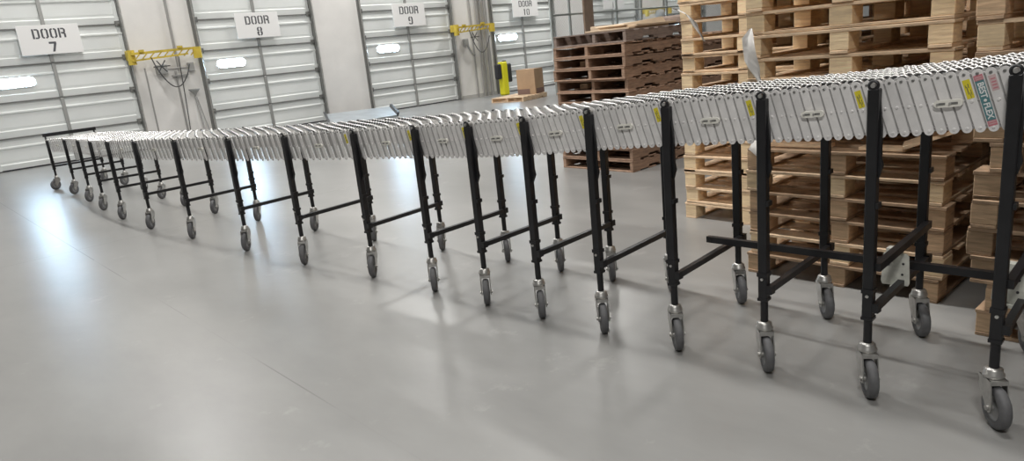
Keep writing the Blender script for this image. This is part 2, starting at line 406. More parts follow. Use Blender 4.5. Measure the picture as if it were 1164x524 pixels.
# yellow dock light arms between doors
def dock_arm(xa, xb, z, label, lampx):
    y = WY - .38; root = thing('dock_light_arm', ((xa + xb) / 2, WY, z), label, 'dock light')
    for x in (xa + .12,): part('wall_bracket', MB().box((x - .05, WY - .30, z - .10), (x + .05, WY, z + .10), ch=.01), M['armyel'], root)
    a = MB(); n = 9; L_ = xb - xa - .25
    a.bar((xa + .1, y + .05, z + .02), (xb - .12, y, z + .05), .045, .05); a.bar((xa + .1, y + .05, z - .12), (xb - .3, y, z - .06), .035, .035)
    part('arm_tube', a, M['armyel'], root)
    br = MB()
    for i in range(n):
        x = xa + .15 + L_ * i / n; x2 = x + L_ / n
        br.bar((x, y + .03, z - .1), (x2, y + .02, z + .04), .022, .022); 
    part('arm_bracing', br, M['armyel'], root)
    part('pivot_joint', MB().cyl((xa + .12, y + .15, z - .2), (xa + .12, y + .15, z + .10), .08, n=14), M['armyel'], root)
    part('swivel_end', MB().cyl((xb - .1, y, z - .17), (xb - .1, y, z + .07), .09, n=14), M['armyel'], root)
    part('mount_lug', MB().box((xa + .25, y - .04, z + .04), (xa + .34, y + .04, z + .09)).box((xb - .5, y - .04, z + .07), (xb - .40, y + .04, z + .115)), M['armyel'], root)
    cb = MB(); pts = []
    for i in range(15):
        t = i / 14; pts.append((xa + .45 + t * .75, y - .03, z - .08 - .55 * math.sin(PI * t) ** .8 + (-.2 * t)))
    cb.tube(pts, .012, 6); 
    for q in range(6):
        aa = q * 1.05; cb.tube([(xa + .62, y - .04, z - .28), (xa + .62 + .17 * math.cos(aa), y - .06, z - .28 + .14 * math.sin(aa))], .012, 5)
    part('power_cable', cb, M['cable'], root)
    if lampx: 
        hd = MB().lathe([(-.16, .02), (-.14, .10), (-.02, .17), (.12, .19), (.20, .13), (.24, .04)], 'z', (lampx, y - .1, z - .22), 16)
        part('lamp_head', hd, M['greybox'], root)
    return root
dock_arm(4.42, 5.95, 2.0, 'yellow folded dock light arm on the wall between doors 7 and 8', None)
dock_arm(13.15, 14.6, 2.04, 'yellow folded dock light arm on the wall right of door 9', None)
dock_arm(22.2, 23.6, 2.15, 'yellow dock light arm behind the wire fence, far right', 22.75)

# electrical bits between door 7 and 8
r_ = thing('conduit_run', (5.56, WY, 0), 'grey conduit with junction box between doors 7 and 8', 'conduit')
part('pipe', MB().cyl((5.50, WY - .04, 1.6), (5.50, WY - .04, 6.0), .028).cyl((5.42, WY - .04, 0.1), (5.42, WY - .04, 1.6), .022), M['grey'], r_)
part('junction_box', MB().box((5.02, WY - .14, 1.56), (5.24, WY, 1.76), ch=.01), M['greybox'], r_)
part('cross_pipe', MB().cyl((5.24, WY - .05, 1.66), (5.80, WY - .05, 1.66), .022), M['grey'], r_)
part('switch_box', MB().box((5.70, WY - .12, 1.57), (5.82, WY, 1.76), ch=.01), M['greybox'], r_)
part('shelf_rail', MB().box((5.33, WY - .10, 1.49), (5.66, WY - .01, 1.515)), M['grey'], r_)
solo('hanging_cable', MB().tube([(5.50, WY - .19, 1.9), (5.48, WY - .20, 1.5), (5.46, WY - .19, .9), (5.42, WY - .19, .2)], .010, 6), M['cable'], (5.56, WY, 1), 'thin dark cable hanging down the wall beside the conduit', 'cable')
solo('wall_crack_bead', MB().box((4.80, WY - .012, 0.1), (4.83, WY, 1.72)), M['grey'], (4.8, WY, 0), 'thin grey vertical strip on the wall right of door 7', 'trim')
t = thing('push_pole', (5.69, WY - .12, 0), 'grey pole with flared head leaning on the wall left of door 8', 'pole')
part('pole', MB().cyl((5.72, WY - .30, .0), (5.70, WY - .12, 1.06), .02), M['grey'], t)
part('flared_head', MB().lathe([(0, .02), (.05, .05), (.12, .12), (.14, .12), (.14, .10)], 'z', (5.70, WY - .14, 1.04), 16), M['greybox'], t)
part('brace_rod', MB().cyl((5.86, WY - .25, .0), (5.73, WY - .12, 1.0), .012), M['grey'], t)
# pipes right of door 9
for i, (x, rr, z0) in enumerate(((14.02, .022, .0), (14.27, .035, 0), (14.40, .03, 0), (14.58, .05, 0))):
    lab = ['thin grey conduit nearest door 9', 'grey conduit second right of door 9', 'grey conduit third right of door 9', 'thick grey downpipe beside the track of door 10'][i]
    solo('wall_pipe', MB().cyl((x, WY - rr, z0), (x, WY - rr, 6.5), rr, n=10), M['grey'], (x, WY, 0), lab, 'pipe')
t = thing('hose_box', (13.75, WY, 1.5), 'small grey hose holder under the yellow arm right of door 9', 'wall box')
part('holder', MB().box((13.62, WY - .12, 1.52), (13.78, WY, 1.74), ch=.02), M['greybox'], t)
part('hose', MB().tube([(13.72, WY - .10, 1.55), (13.85, WY - .12, 1.3), (13.98, WY - .08, 1.25)], .03, 8), M['greybox'], t)

# bollard
t = thing('bollard', (14.45, 16.1, 0), 'yellow square bollard with black guards in front of door 10', 'bollard')
part('post', MB().box((14.33, 16.0, 0), (14.56, 16.22, .97), ch=.03), M['bolyel'], t)
part('guard', MB().box((14.14, 16.02, .48), (14.33, 16.16, .92), ch=.03), M['blackrub'], t)
t2 = thing('dock_bumper', (14.78, 16.35, 0), 'black dock bumper post right of the yellow bollard', 'bumper')
part('post', MB().box((14.70, 16.3, 0), (14.80, 16.42, 1.0), ch=.02), M['blackrub'], t2)
part('pad', MB().box((14.64, 16.22, .35), (14.92, 16.30, .90), ch=.03), M['blackrub'], t2)

# dock plate ramp
t = thing('dock_plate', (9.4, 16.0, 0), 'blue-grey steel dock ramp with side curbs on the floor before door 9', 'dock ramp')
a0, a1, b0, b1 = Vector((7.95, 14.9, .02)), Vector((9.75, 14.9, .02)), Vector((8.62, 16.35, .19)), Vector((10.50, 16.35, .14))
m_ = MB(); T_ = Vector((0, 0, .03))
m_.hexa([a0 - T_ * .5, a1 - T_ * .5, b1 - T_, b0 - T_, a0 + T_, a1 + T_, b1 + T_, b0 + T_]); part('ramp_plate', m_, M['deckplate'], t)
for s_, p, q, lean in ((0, a0, b0, -.05), (1, a1, b1, .05)):
    w = Vector((.03, 0, 0)); u = Vector((lean, 0, .09))
    part('side_curb', MB().hexa([p - w, p + w, q + w, q - w, p - w + u, p + w + u, q + w + u, q - w + u]), M['decklip'], t)
part('support', MB().box((8.75, 16.1, 0), (10.45, 16.2, .13)), M['decklip'], t)

# ------------------------------------------------------------------ pallets
def block_pallet_parts(L_=1.2, W_=1.0, H_=.12, seed=0, extra=False):
    r = random.Random(seed); P = {}
    top = MB(); n = 7
    x = 0
    wids = [.13, .095, .095, .13, .095, .095, .13]; gap = (L_ - sum(wids)) / 6
    for w in wids:
        top.box((x, r.uniform(-.006, .004), H_ - .017), (x + w, W_ + r.uniform(-.004, .006), H_ - r.uniform(0, .002)), ch=.002); x += w + gap
    P['top_deck'] = top
    sb = MB()
    ys = (0, W_ / 2 - .05 + r.uniform(-.01, .01), W_ - .095)
    P['blocks'] = []
    rn = []
    for i, y in enumerate(ys):
        w = (.088, .10, .095)[i] + r.uniform(-.008, .014)
        y0 = y if i < 2 else W_ - w
        rn.append(MB().box((0, y0 + .002, 0), (L_, y0 + w - .002, .016), ch=.002))
        for x in (0.0, L_ / 2 - .06, L_ - .13):
            P['blocks'].append(MB().box((x + r.uniform(0, .006), y0, .016), (x + .13, y0 + w, H_ - .017), ch=.003))
    P['runners'] = rn
    if extra:
        rn.append(MB().box((0, 0, 0), (.11, W_, .0155), ch=.002))
    return P
def stringer_pallet_parts(L_=1.2, W_=1.0, H_=.12, seed=0, wavy=False):
    r = random.Random(seed); P = {'blocks': []}
    top = MB(); x = 0; wids = [.14, .09, .09, .09, .09, .09, .14]; gap = (L_ - sum(wids)) / 6
    for w in wids:
        top.box((x, r.uniform(-.008, .004), H_ - .016), (x + w, W_ + r.uniform(-.004, .008), H_ - r.uniform(0, .003)), ch=.002); x += w + gap
    P['top_deck'] = top
    bt = MB()
    for x in (0, .28, .55, .82, 1.06): bt.box((x, r.uniform(-.006, .004), 0), (x + .13, W_, .014), ch=.002)
    P['runners'] = [bt]
    st = []
    mid = W_ / 2 + r.uniform(-.08, .08)
    for y in (0, mid - .019, W_ - .038):
        z0, z1 = .014, H_ - .016
        poly = [(0.005, z0), (.27, z0), (.29, z0 + .026), (.46, z0 + .026), (.48, z0), (.80, z0), (.82, z0 + .026), (.97, z0 + .026), (.99, z0), (L_ - .005, z0)]
        if y > W_ / 2 + .2: poly = [(.005, z0), (L_ - .005, z0)]  # far stringer left unnotched so bright wall light stays blocked
        tops = [(L_ - .005, z1)]
        if wavy:
            for j in range(15, 0, -1): tops.append((L_ * j / 16, z1 - .006 - .008 * (math.sin(j * 1.3 + seed) * .5 + .5)))
        tops.append((.005, z1))
        st.append(MB().prism(poly + tops, 'y', y, y + .038))
    P['blocks'] = st
    return P
def make_pallet(P, mats, bname):
    """meshes only: list of (part name, mesh)"""
    deck, blk = mats; out = [('top_deck', P['top_deck'].mesh('top_deck', deck))]
    for b in P['blocks']: out.append((bname, b.mesh(bname, blk)))
    for b in P['runners']: out.append(('bottom_board', b.mesh('bottom_board', deck)))
    return out
VAR = {
 'pale': [make_pallet(block_pallet_parts(seed=s, extra=(s == 3)), (M['wood'], M['woodblk']), 'block') for s in (1, 2, 3)],
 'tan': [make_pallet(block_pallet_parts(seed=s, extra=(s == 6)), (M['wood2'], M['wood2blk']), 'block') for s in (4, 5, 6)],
 'dark': [make_pallet(stringer_pallet_parts(seed=s), (M['dark'], M['dark']), 'stringer') for s in (7, 8, 9)],
 'wavy': [make_pallet(stringer_pallet_parts(seed=10, wavy=True), (M['dark'], M['dark']), 'stringer')],
 'greytop': [make_pallet(stringer_pallet_parts(seed=11), (M['dark2'], M['dark2']), 'stringer')],
 'palestr': [make_pallet(stringer_pallet_parts(seed=12), (M['wood'], M['wood']), 'stringer')],
}
def pallet(kind, vi, loc, rz, label, group):
    root = bpy.data.objects.new('wooden_pallet', None); COL.objects.link(root); root.location = loc; root.rotation_euler = (0, 0, rz)
    root['label'] = label; root['category'] = 'pallet'
    if group: root['group'] = group
    for nm, me in VAR[kind][vi % len(VAR[kind])]:
        c = bpy.data.objects.new(nm, me); COL.objects.link(c); c.parent = root
    return root
ORD = ['bottom', 'second', 'third', 'fourth', 'fifth', 'sixth', 'seventh', 'eighth', 'ninth', 'tenth', 'eleventh', 'twelfth', 'thirteenth', 'fourteenth', 'fifteenth', 'sixteenth']
def stack(kind, n, x, y, pitch, jit, desc, group, seed, offs=None, kinds=None, z0=0.0, xo={}):
    r = random.Random(seed); out = []
    for i in range(n):
        oy = offs[i] if offs and i < len(offs) else r.uniform(-jit, jit)
        ox = (r.uniform(-jit, jit) if i else 0) + xo.get(i, 0)
        k = kinds(i) if kinds else kind
        lab = '%s, %s up from the floor' % (desc, ORD[i]) if i else '%s, at the bottom on the floor' % desc
        out.append(pallet(k, r.randrange(3), (x + ox, y + oy, z0 + i * pitch), r.uniform(-.006, .006), lab, group))
    return out
# A : dark weathered stack in the middle distance
stack('dark', 12, 5.83, 4.64, .1215, .02, 'weathered brown pallet in dark middle stack', 'dark pallet stack', 21,
      kinds=lambda i: 'greytop' if i == 11 else ('wavy' if i in (9, 10) else 'dark'))
# B : pale stack just left of the big one
stack('pale', 16, 4.51, 2.08, .1215, .012, 'pale pallet in the stack left of the big one', 'pale pallet stack', 22)
# C : big stack right behind the conveyor
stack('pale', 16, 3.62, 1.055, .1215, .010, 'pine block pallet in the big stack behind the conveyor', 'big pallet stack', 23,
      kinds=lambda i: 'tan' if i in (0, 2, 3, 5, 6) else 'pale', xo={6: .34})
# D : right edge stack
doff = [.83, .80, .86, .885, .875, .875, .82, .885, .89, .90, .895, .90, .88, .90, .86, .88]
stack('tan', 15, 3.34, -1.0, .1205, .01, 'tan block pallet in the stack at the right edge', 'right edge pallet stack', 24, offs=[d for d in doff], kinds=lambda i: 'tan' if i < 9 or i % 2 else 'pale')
# unseen rows added behind so the gaps between stacks look dark
stack('tan', 15, 5.28, .95, .1215, .02, 'added pallet darkening gaps behind the big stack', 'added hidden pallet stack', 25)
stack('tan', 15, 4.7, -.22, .1215, .02, 'added pallet darkening gaps behind the right edge stack', 'added hidden pallet stack right', 26)
stack('tan', 15, 7.45, 1.32, .1215, .02, 'added pallet darkening gaps from the third row', 'added third row pallet stack', 27)
stack('tan', 15, 6.62, .2, .1215, .02, 'added pallet darkening the gap deep at right', 'added deep pallet stack', 28)
stack('tan', 15, 8.8, .2, .1215, .02, 'added pallet darkening gaps from the deepest stack', 'added deepest pallet stack', 29)

stack('dark', 11, 7.12, 4.60, .1215, .02, 'added brown pallet blocking bright wall behind dark stack', 'added dark pallet stack', 30)  # unseen stack added to keep the openings in front of it dark
stack('tan', 16, 5.78, 2.15, .1215, .02, 'added pallet blocking bright wall behind the pale left stack', 'added pale pallet stack', 31)  # unseen stack added to hide the bright wall through the pale stack
# floor pallet and carton by door 10
pallet('palestr', 0, (12.58, 13.36, 0), math.radians(14), 'pale pallet lying on the floor in front of door 10', None)
t = thing('cardboard_box', (14.0, 14.2, .12), 'brown cardboard box standing on the floor pallet by the bollard', 'box')
BX = MB().box((13.75, 13.95, .12), (14.20, 14.5, .76), ch=.006)
t.location = (13.45, 13.95, .12); WORG[t.name] = Vector(t.location)
ox, oy = 13.45, 13.95
part('carton', MB().box((ox - .25, oy - .27, .121), (ox + .25, oy + .27, .76), ch=.006), M['card'], t)
part('tape_band', MB().box((ox - .253, oy - .10, .125), (ox - .249, oy + .27, .26)).box((ox - .20, oy - .2745, .125), (ox + .25, oy - .2705, .26)), mat('brown_print', (.24, .15, .12), .8), t, 'dark printed band low on the carton')
part('top_flap', MB().box((ox - .25, oy - .27, .76), (ox - .005, oy + .27, .766)).box((ox + .005, oy - .27, .76), (ox + .25, oy + .27, .766)), M['card'], t)
t.rotation_euler = (0, 0, math.radians(18))

# ------------------------------------------------------------------ wire fence
FY = 13.5
t = thing('wire_fence', (18, FY, 0), 'galvanised chain link fence behind the dark pallet stack', 'fence')
for x in (13.98, 14.70, 16.68, 17.83, 19.1, 21.0, 23.0): part('post', MB().cyl((x, FY, 0), (x, FY, 3.2), .035, n=12), M['wire'], t)
part('rail', MB().cyl((13.98, FY - .02, 2.06), (24, FY - .02, 2.10), .028, n=10), M['wire'], t)
part('rail', MB().cyl((13.98, FY - .02, .06), (24, FY - .02, .06), .022, n=10), M['wire'], t)
part('rail', MB().cyl((13.98, FY - .02, 3.18), (24, FY - .02, 3.18), .022, n=10), M['wire'], t)
wm = MB(); X0, X1, Z1 = 14.0, 24.0, 3.15; c = .085
k = -Z1
while k < (X1 - X0):
    for sgn in (1, -1):
        xa, za = k, 0.06; xb, zb_ = k + Z1, Z1
        if xa < 0: za = .06 - xa; xa = 0
        if xb > X1 - X0: zb_ = Z1 - (xb - (X1 - X0)); xb = X1 - X0
        if zb_ > za:
            if sgn > 0: p, q = (X0 + xa, FY, za), (X0 + xb, FY, zb_)
            else: p, q = (X1 - xa, FY + .006, za), (X1 - xb, FY + .006, zb_)
            wm.cyl(p, q, .0035, n=3, cap=False)
    k += c
part('chain_link_mesh', wm, M['wire'], t)
solo('timber_plank', MB().box((15.12, FY - .16, 0), (15.50, FY - .10, 3.3), ch=.005), mat('brown_plank', (.42, .30, .22), .8, var=.15, scale=5, stretch=(6, 1, 1)), (15.3, FY - .13, 0), 'tall brown timber plank standing against the wire fence', 'plank')
# white wrap at fence foot
m_ = MB()
m_.hexa([(13.86, 13.28, 0), (14.06, 13.24, 0), (14.08, 13.28, 0), (13.88, 13.32, 0), (13.98, 13.40, .50), (14.17, 13.36, .50), (14.18, 13.39, .50), (13.99, 13.43, .50)])
solo('white_panel', m_, M['white'], (13.96, 13.3, 0), 'small white panel leaning at the foot of the fence end post', 'panel')
def ribbon(pts, ws, dirv, mb=None):
    mb = mb or MB(); d = Vector(dirv); V = []; F = []
    n = len(pts)
    for off in (0, .0012):
        for i, (p, w) in enumerate(zip(pts, ws)):
            p = Vector(p) + Vector((-off, 0, 0)); dd = d.normalized() + Vector((.4 * math.sin(i * 1.9), 0, .15 * math.cos(i * 2.3)))
            for j in range(4):
                u = j / 3 - .5; V.append(p + dd * w * u + Vector((-.012 * math.cos(j * 2.5 + i), 0, 0)))
    for o in (0, n * 4):
        for i in range(n - 1):
            for j in range(3): F.append((o + i * 4 + j, o + i * 4 + j + 1, o + (i + 1) * 4 + j + 1, o + (i + 1) * 4 + j))
    mb.add(V, F, 0, True); return mb
glare_pts = [(14.10, FY - .08, 1.25), (14.14, FY - .09, 1.0), (14.12, FY - .08, .7), (14.08, FY - .08, .45)]  # bright glare down the post, shaped as a white strip
solo('plastic_wrap', ribbon(glare_pts, (.03, .09, .08, .04), (1, 0, .1)), M['wrap'], (14.1, FY - .08, .8), 'white plastic strip standing in for glare on the fence end post', 'plastic wrap')

# ------------------------------------------------------------------ wrap strips and offcuts on pallets
w1 = [(4.50, 3.075, 1.53), (4.40, 3.04, 1.545), (4.38, 2.985, 1.53), (4.38, 2.93, 1.50), (4.39, 2.89, 1.455), (4.40, 2.865, 1.40), (4.41, 2.835, 1.35), (4.42, 2.82, 1.31)]
solo('plastic_wrap', ribbon(w1, (.03, .045, .05, .06, .075, .065, .035, .008), (0, -.75, -.5)), M['wrap'], (4.4, 2.95, 1.4), 'torn white stretch wrap hanging off the pale pallet stack at left', 'plastic wrap')
w2 = [(3.60, 2.01, 1.375), (3.57, 2.015, 1.33), (3.56, 2.01, 1.28), (3.56, 2.0, 1.22), (3.56, 1.975, 1.17), (3.56, 1.95, 1.12), (3.56, 1.925, 1.07)]
solo('plastic_wrap', ribbon(w2, (.01, .05, .075, .085, .06, .03, .015), (0, -1, .15)), M['wrap'], (3.56, 2.0, 1.2), 'torn white stretch wrap hanging on the corner of the big stack', 'plastic wrap')
w3 = [(3.60, 1.97, .80), (3.55, 1.95, .74), (3.55, 1.93, .68)]
solo('plastic_wrap', ribbon(w3, (.05, .09, .03), (0, -1, .1)), M['wrap'], (3.55, 1.95, .74), 'scrap of clear wrap below the conveyor on the big stack', 'plastic wrap')
zt = 12 * .1215
cl = solo('flattened_cardboard', MB().box((6.05, 4.75, zt), (6.75, 5.35, zt + .02), ch=.004).box((6.15, 4.72, zt + .02), (6.85, 5.25, zt + .045), ch=.004).hexa([(6.1, 4.85, zt + .045), (6.7, 4.75, zt + .045), (6.75, 5.2, zt + .045), (6.15, 5.3, zt + .045), (6.12, 4.86, zt + .06), (6.68, 4.78, zt + .10), (6.72, 5.18, zt + .08), (6.17, 5.28, zt + .058)]), M['cardlt'], (6.4, 5.0, zt), 'pale flattened cardboard sheets on top of the dark stack', 'cardboard')
m_ = MB()
m_.box((6.87, 4.66, zt + .002), (7.03, 4.98, zt + .10), ch=.02)
solo('crumpled_cardboard', m_, M['dark2'], (6.8, 4.8, zt), 'brown crumpled cardboard on the right end of the dark stack', 'cardboard')
solo('cardboard_piece', MB().box((6.45, 5.45, zt), (6.80, 5.62, zt + .07), ch=.006), M['cardlt'], (6.6, 5.5, zt), 'small tan cardboard piece on the back corner of the dark stack', 'cardboard')
for i, (lv, y, w) in enumerate(((9, 5.38, .11), (8, 5.2, .08), (7, 5.40, .12), (5, 5.35, .10))):
    z = lv * .1215 + .015
    solo('wood_offcut', MB().box((6.02, y - w / 2, z), (6.12, y + w / 2, z + .055), ch=.008), M['wood'], (6.07, y, z), 'pale wood offcut lying inside the %s pallet of the dark stack' % ORD[lv], 'wood offcut')
solo('broken_board', MB().bar((3.70, 1.27, .755), (3.76, 1.07, .83), .16, .016), M['wood'], (3.72, 1.17, .78), 'slanted broken board end under the conveyor beside the second leg', 'board')

for i, (y, x, ln, lab) in enumerate(((1.80, 3.68, .34, 'loose pale board lying on the lower half of the big stack at left'), (1.36, 3.66, .22, 'short loose board lying on the big stack below the conveyor'))):
    solo('loose_board', MB().box((x, y - ln / 2, .7295), (x + .09, y + ln / 2, .7475), ch=.003), M['wood'], (x, y, .7295), lab, 'board')
# ------------------------------------------------------------------ flexible conveyor
NL = [(2.609, .585, 1.179), (2.581, .985, 1.148), (2.559, 1.388, 1.122), (2.522, 1.805, 1.100), (2.483, 2.210, 1.072), (2.448, 2.613, 1.038), (2.416, 3.023, 1.013),
      (2.387, 3.491, .993), (2.332, 4.106, .966), (2.209, 4.871, .944), (2.127, 5.731, .913), (2.019, 6.712, .889), (1.932, 7.637, .866), (1.907, 8.566, .842),
      (1.939, 9.498, .813), (2.005, 10.477, .786), (2.049, 11.541, .760), (2.000, 12.473, .730)]
NL = [(2.635, .185, 1.205)] + NL          # one more frame beyond the right edge
N = len(NL); NP = 11
LP = [Vector(p) for p in NL]
LP = [LP[0] * 2 - LP[1]] + LP + [LP[-1] * 2 - LP[-2]]
def cr(i, t):   # Catmull-Rom, i = section
    p0, p1, p2, p3 = LP[i], LP[i + 1], LP[i + 2], LP[i + 3]
    return .5 * ((2 * p1) + (p2 - p0) * t + (2 * p0 - 5 * p1 + 4 * p2 - p3) * t * t + (-p0 + 3 * p1 - 3 * p2 + p3) * t ** 3)
PV = []          # pivots on the near leg line
for i in range(N - 1):
    for j in range(NP): PV.append(cr(i, j / NP))
PV.append(Vector(NL[-1]))
TN = []
for i in range(len(PV)):
    d = PV[min(i + 1, len(PV) - 1)] - PV[max(i - 1, 0)]; TN.append(d.normalized())
NRM = [Vector((d.y, -d.x, 0)).normalized() for d in TN]
WID = .66; OUT = .030                       # leg to leg width; side bars sit this far inside the leg line
LB = .178                                   # bar pivot to pivot
conv = thing('flexible_conveyor', (2.3, 6.0, 0), 'long expanding skate wheel conveyor on black legs with casters across the floor', 'conveyor')

def barmesh(name, mats, thick=.0045, wid=.0295):
    m = MB(); pts = []; r = wid / 2
    for j in range(9): a = PI * j / 8; pts.append((r * math.cos(a), LB / 2 + r * math.sin(a)))
    for j in range(9): a = PI + PI * j / 8; pts.append((r * math.cos(a), -LB / 2 + r * math.sin(a)))
    m.prism(pts, 'x', -thick / 2, thick / 2)
    for z, mi, rr in ((LB / 2, 1, .0055), (0, 0, .0055), (-LB / 2, 0, .0055)):
        m.cyl((-thick / 2 - .004, 0, z), (-thick / 2, 0, z), rr * .7, rr, n=8, mi=mi)
    return m, m.mesh(name, mats)
bar_mb, bar_me = barmesh('side_bar', [M['alu'], M['track']])
sw = MB(); RW = .0225; HW = .0060
sw.lathe([(-HW, RW * .74), (-HW, RW * .93), (-HW * .6, RW), (HW * .6, RW), (HW, RW * .93), (HW, RW * .74), (-HW, RW * .74)], 'x', n=18)
sw.lathe([(-HW * .5, RW * .25), (-HW * .25, RW * .76), (HW * .25, RW * .76), (HW * .5, RW * .25)], 'x', n=14, mi=1)
sw.cyl((-HW, 0, 0), (HW, 0, 0), RW * .27, n=8, mi=0)
wheel_me = sw.mesh('skate_wheel', [M['wheel'], M['web']])
swl = MB(); swl.lathe([(-HW, RW * .76), (-HW, RW * .95), (-HW * .4, RW), (HW * .4, RW), (HW, RW * .95), (HW, RW * .76)], 'x', n=11, mi=0)
swl.cyl((-HW * .4, 0, 0), (HW * .4, 0, 0), RW * .77, n=8, mi=1)

def frame(i):   # orientation matrix: local x = outward (towards far side), local y = along conveyor, local z up
    t = TN[i]; n = NRM[i]; u = n.cross(t).normalized()
    return Matrix(((n.x, t.x, u.x), (n.y, t.y, u.y), (n.z, t.z, u.z)))
ZP = .012                                   # pivot height above the top of the black legs
cnt = 0; stuff = MB(); inner = MB(); wst = MB(); ax = MB(); bars_n = 0; wheels_n = 0
lastp = len(PV) - 1
for i in range(lastp + 1):
    p = PV[i] + Vector((0, 0, ZP)); Fm = frame(i)
    sp_ = (PV[min(i + 1, lastp)] - PV[max(i - 1, 0)]).length / (2 if 0 < i < lastp else 1)
    ang = math.radians(13.5)
    for side in (0, 1):
        sgn = 1 if side == 0 else -1
        base = p + NRM[i] * (OUT if side == 0 else WID - OUT)
        for kind in ('outer', 'inner'):
            # outer bars lean: bottom end towards -along (right in the picture)
            a = ang
            off = NRM[i] * ((0 if kind == 'outer' else .006) * sgn)
            rot = Fm @ Matrix.Rotation(-a, 3, 'X')
            if side == 1: rot = rot @ Matrix.Rotation(PI, 3, 'Z') if kind == 'inner' else Fm @ Matrix.Rotation(-a, 3, 'X') @ Matrix.Rotation(PI, 3, 'Z')
            c = base + off + rot @ Vector((0, 0, -LB / 2))
            if kind == 'inner': c = c + Fm @ Vector((0, sp_ * .5, -.001))
            if i > lastp - 1 and kind == 'inner': continue
            M4 = Matrix.Translation(c) @ rot.to_4x4()
            if kind == 'inner': M4 = M4 @ Matrix.Translation((0, 0, .006)) @ Matrix.Diagonal((1, .82, .93, 1))
            if side == 0 and kind == 'outer' and NP <= i < NP + 100 and bars_n < 100:
                o = pinst('side_bar', bar_me, conv, c, rot.to_euler()); bars_n += 1
            elif side == 0 and kind == 'outer': stuff.merge(bar_mb, M4)
            else: (inner if True else stuff).merge(bar_mb, M4, mi=0)
    # axle and wheels
    q0 = p + NRM[i] * (OUT - .006); q1 = p + NRM[i] * (WID - OUT + .006)
    ax.cyl(q0, q1, .0045, n=6)
    nw = 8 if i % 2 == 0 else 7; step = (WID - 2 * OUT - .05) / 7
    for k_ in range(nw):
        d = OUT + .022 + step * (k_ + (0 if i % 2 == 0 else .5))
        c = p + NRM[i] * d
        if NP <= i and wheels_n < 100 and i < NP + 40 and k_ < 4:
            pinst('skate_wheel', wheel_me, conv, c, Fm.to_euler()); wheels_n += 1
        else: wst.merge(swl, Matrix.Translation(c) @ Fm.to_4x4())
def stuffpart(name, mb, mats, label=None):
    o = part(name, mb, mats, conv); o['kind'] = 'stuff'
    if label: o['label'] = label
    return o
stuffpart('side_bar', stuff, [M['alu'], M['track']])
stuffpart('inner_side_bar', inner, M['alu2'])
stuffpart('skate_wheel', wst, [M['wheel'], M['web']])
stuffpart('axle', ax, M['zinc'])

# casters
def caster_meshes():
    fk = MB()
    fk.lathe([(.207, .0), (.207, .022), (.200, .029), (.188, .030), (.184, .034), (.178, .034), (.172, .032), (.170, .0)], 'z', n=20)
    for s in (-1, 1):
        y = s * .0265
        fk.prism([(.034, .172), (.032, .130), (-.010, .085), (-.024, .060), (-.048, .060), (-.056, .078), (-.054, .105), (-.046, .140), (-.040, .172)], 'y', y - .0022, y + .0022)
        fk.cyl((-.036, y, .075), (-.036, y + s * .009, .075), .010, n=8)
    fk.prism([(-.040, .172), (-.044, .158), (.031, .158), (.034, .172)], 'y', -.0285, .0285)
    fk.prism([(.034, .172), (.031, .135), (.027, .135), (.028, .165)], 'y', -.0285, .0285)
    wh = MB()
    W_ = .0175; Rr = .075
    wh.lathe([(-W_, Rr * .62), (-W_, Rr * .86), (-W_ * .8, Rr * .95), (-W_ * .35, Rr), (W_ * .35, Rr), (W_ * .8, Rr * .95), (W_, Rr * .86), (W_, Rr * .62)], 'y', (-.036, 0, .075), 24, 0)
    wh.lathe([(-W_ * .9, .010), (-W_ * .6, Rr * .3), (-W_ * .5, Rr * .55), (-W_, Rr * .64), (W_, Rr * .64), (W_ * .5, Rr * .55), (W_ * .6, Rr * .3), (W_ * .9, .010)], 'y', (-.036, 0, .075), 20, 1)
    wh.cyl((-.036, -.022, .075), (-.036, .022, .075), .012, n=10, mi=2)
    return fk.mesh('caster_fork', M['fork']), wh.mesh('caster_wheel', [M['rubber'], M['hub'], M['fork']])
FK, WH = caster_meshes()
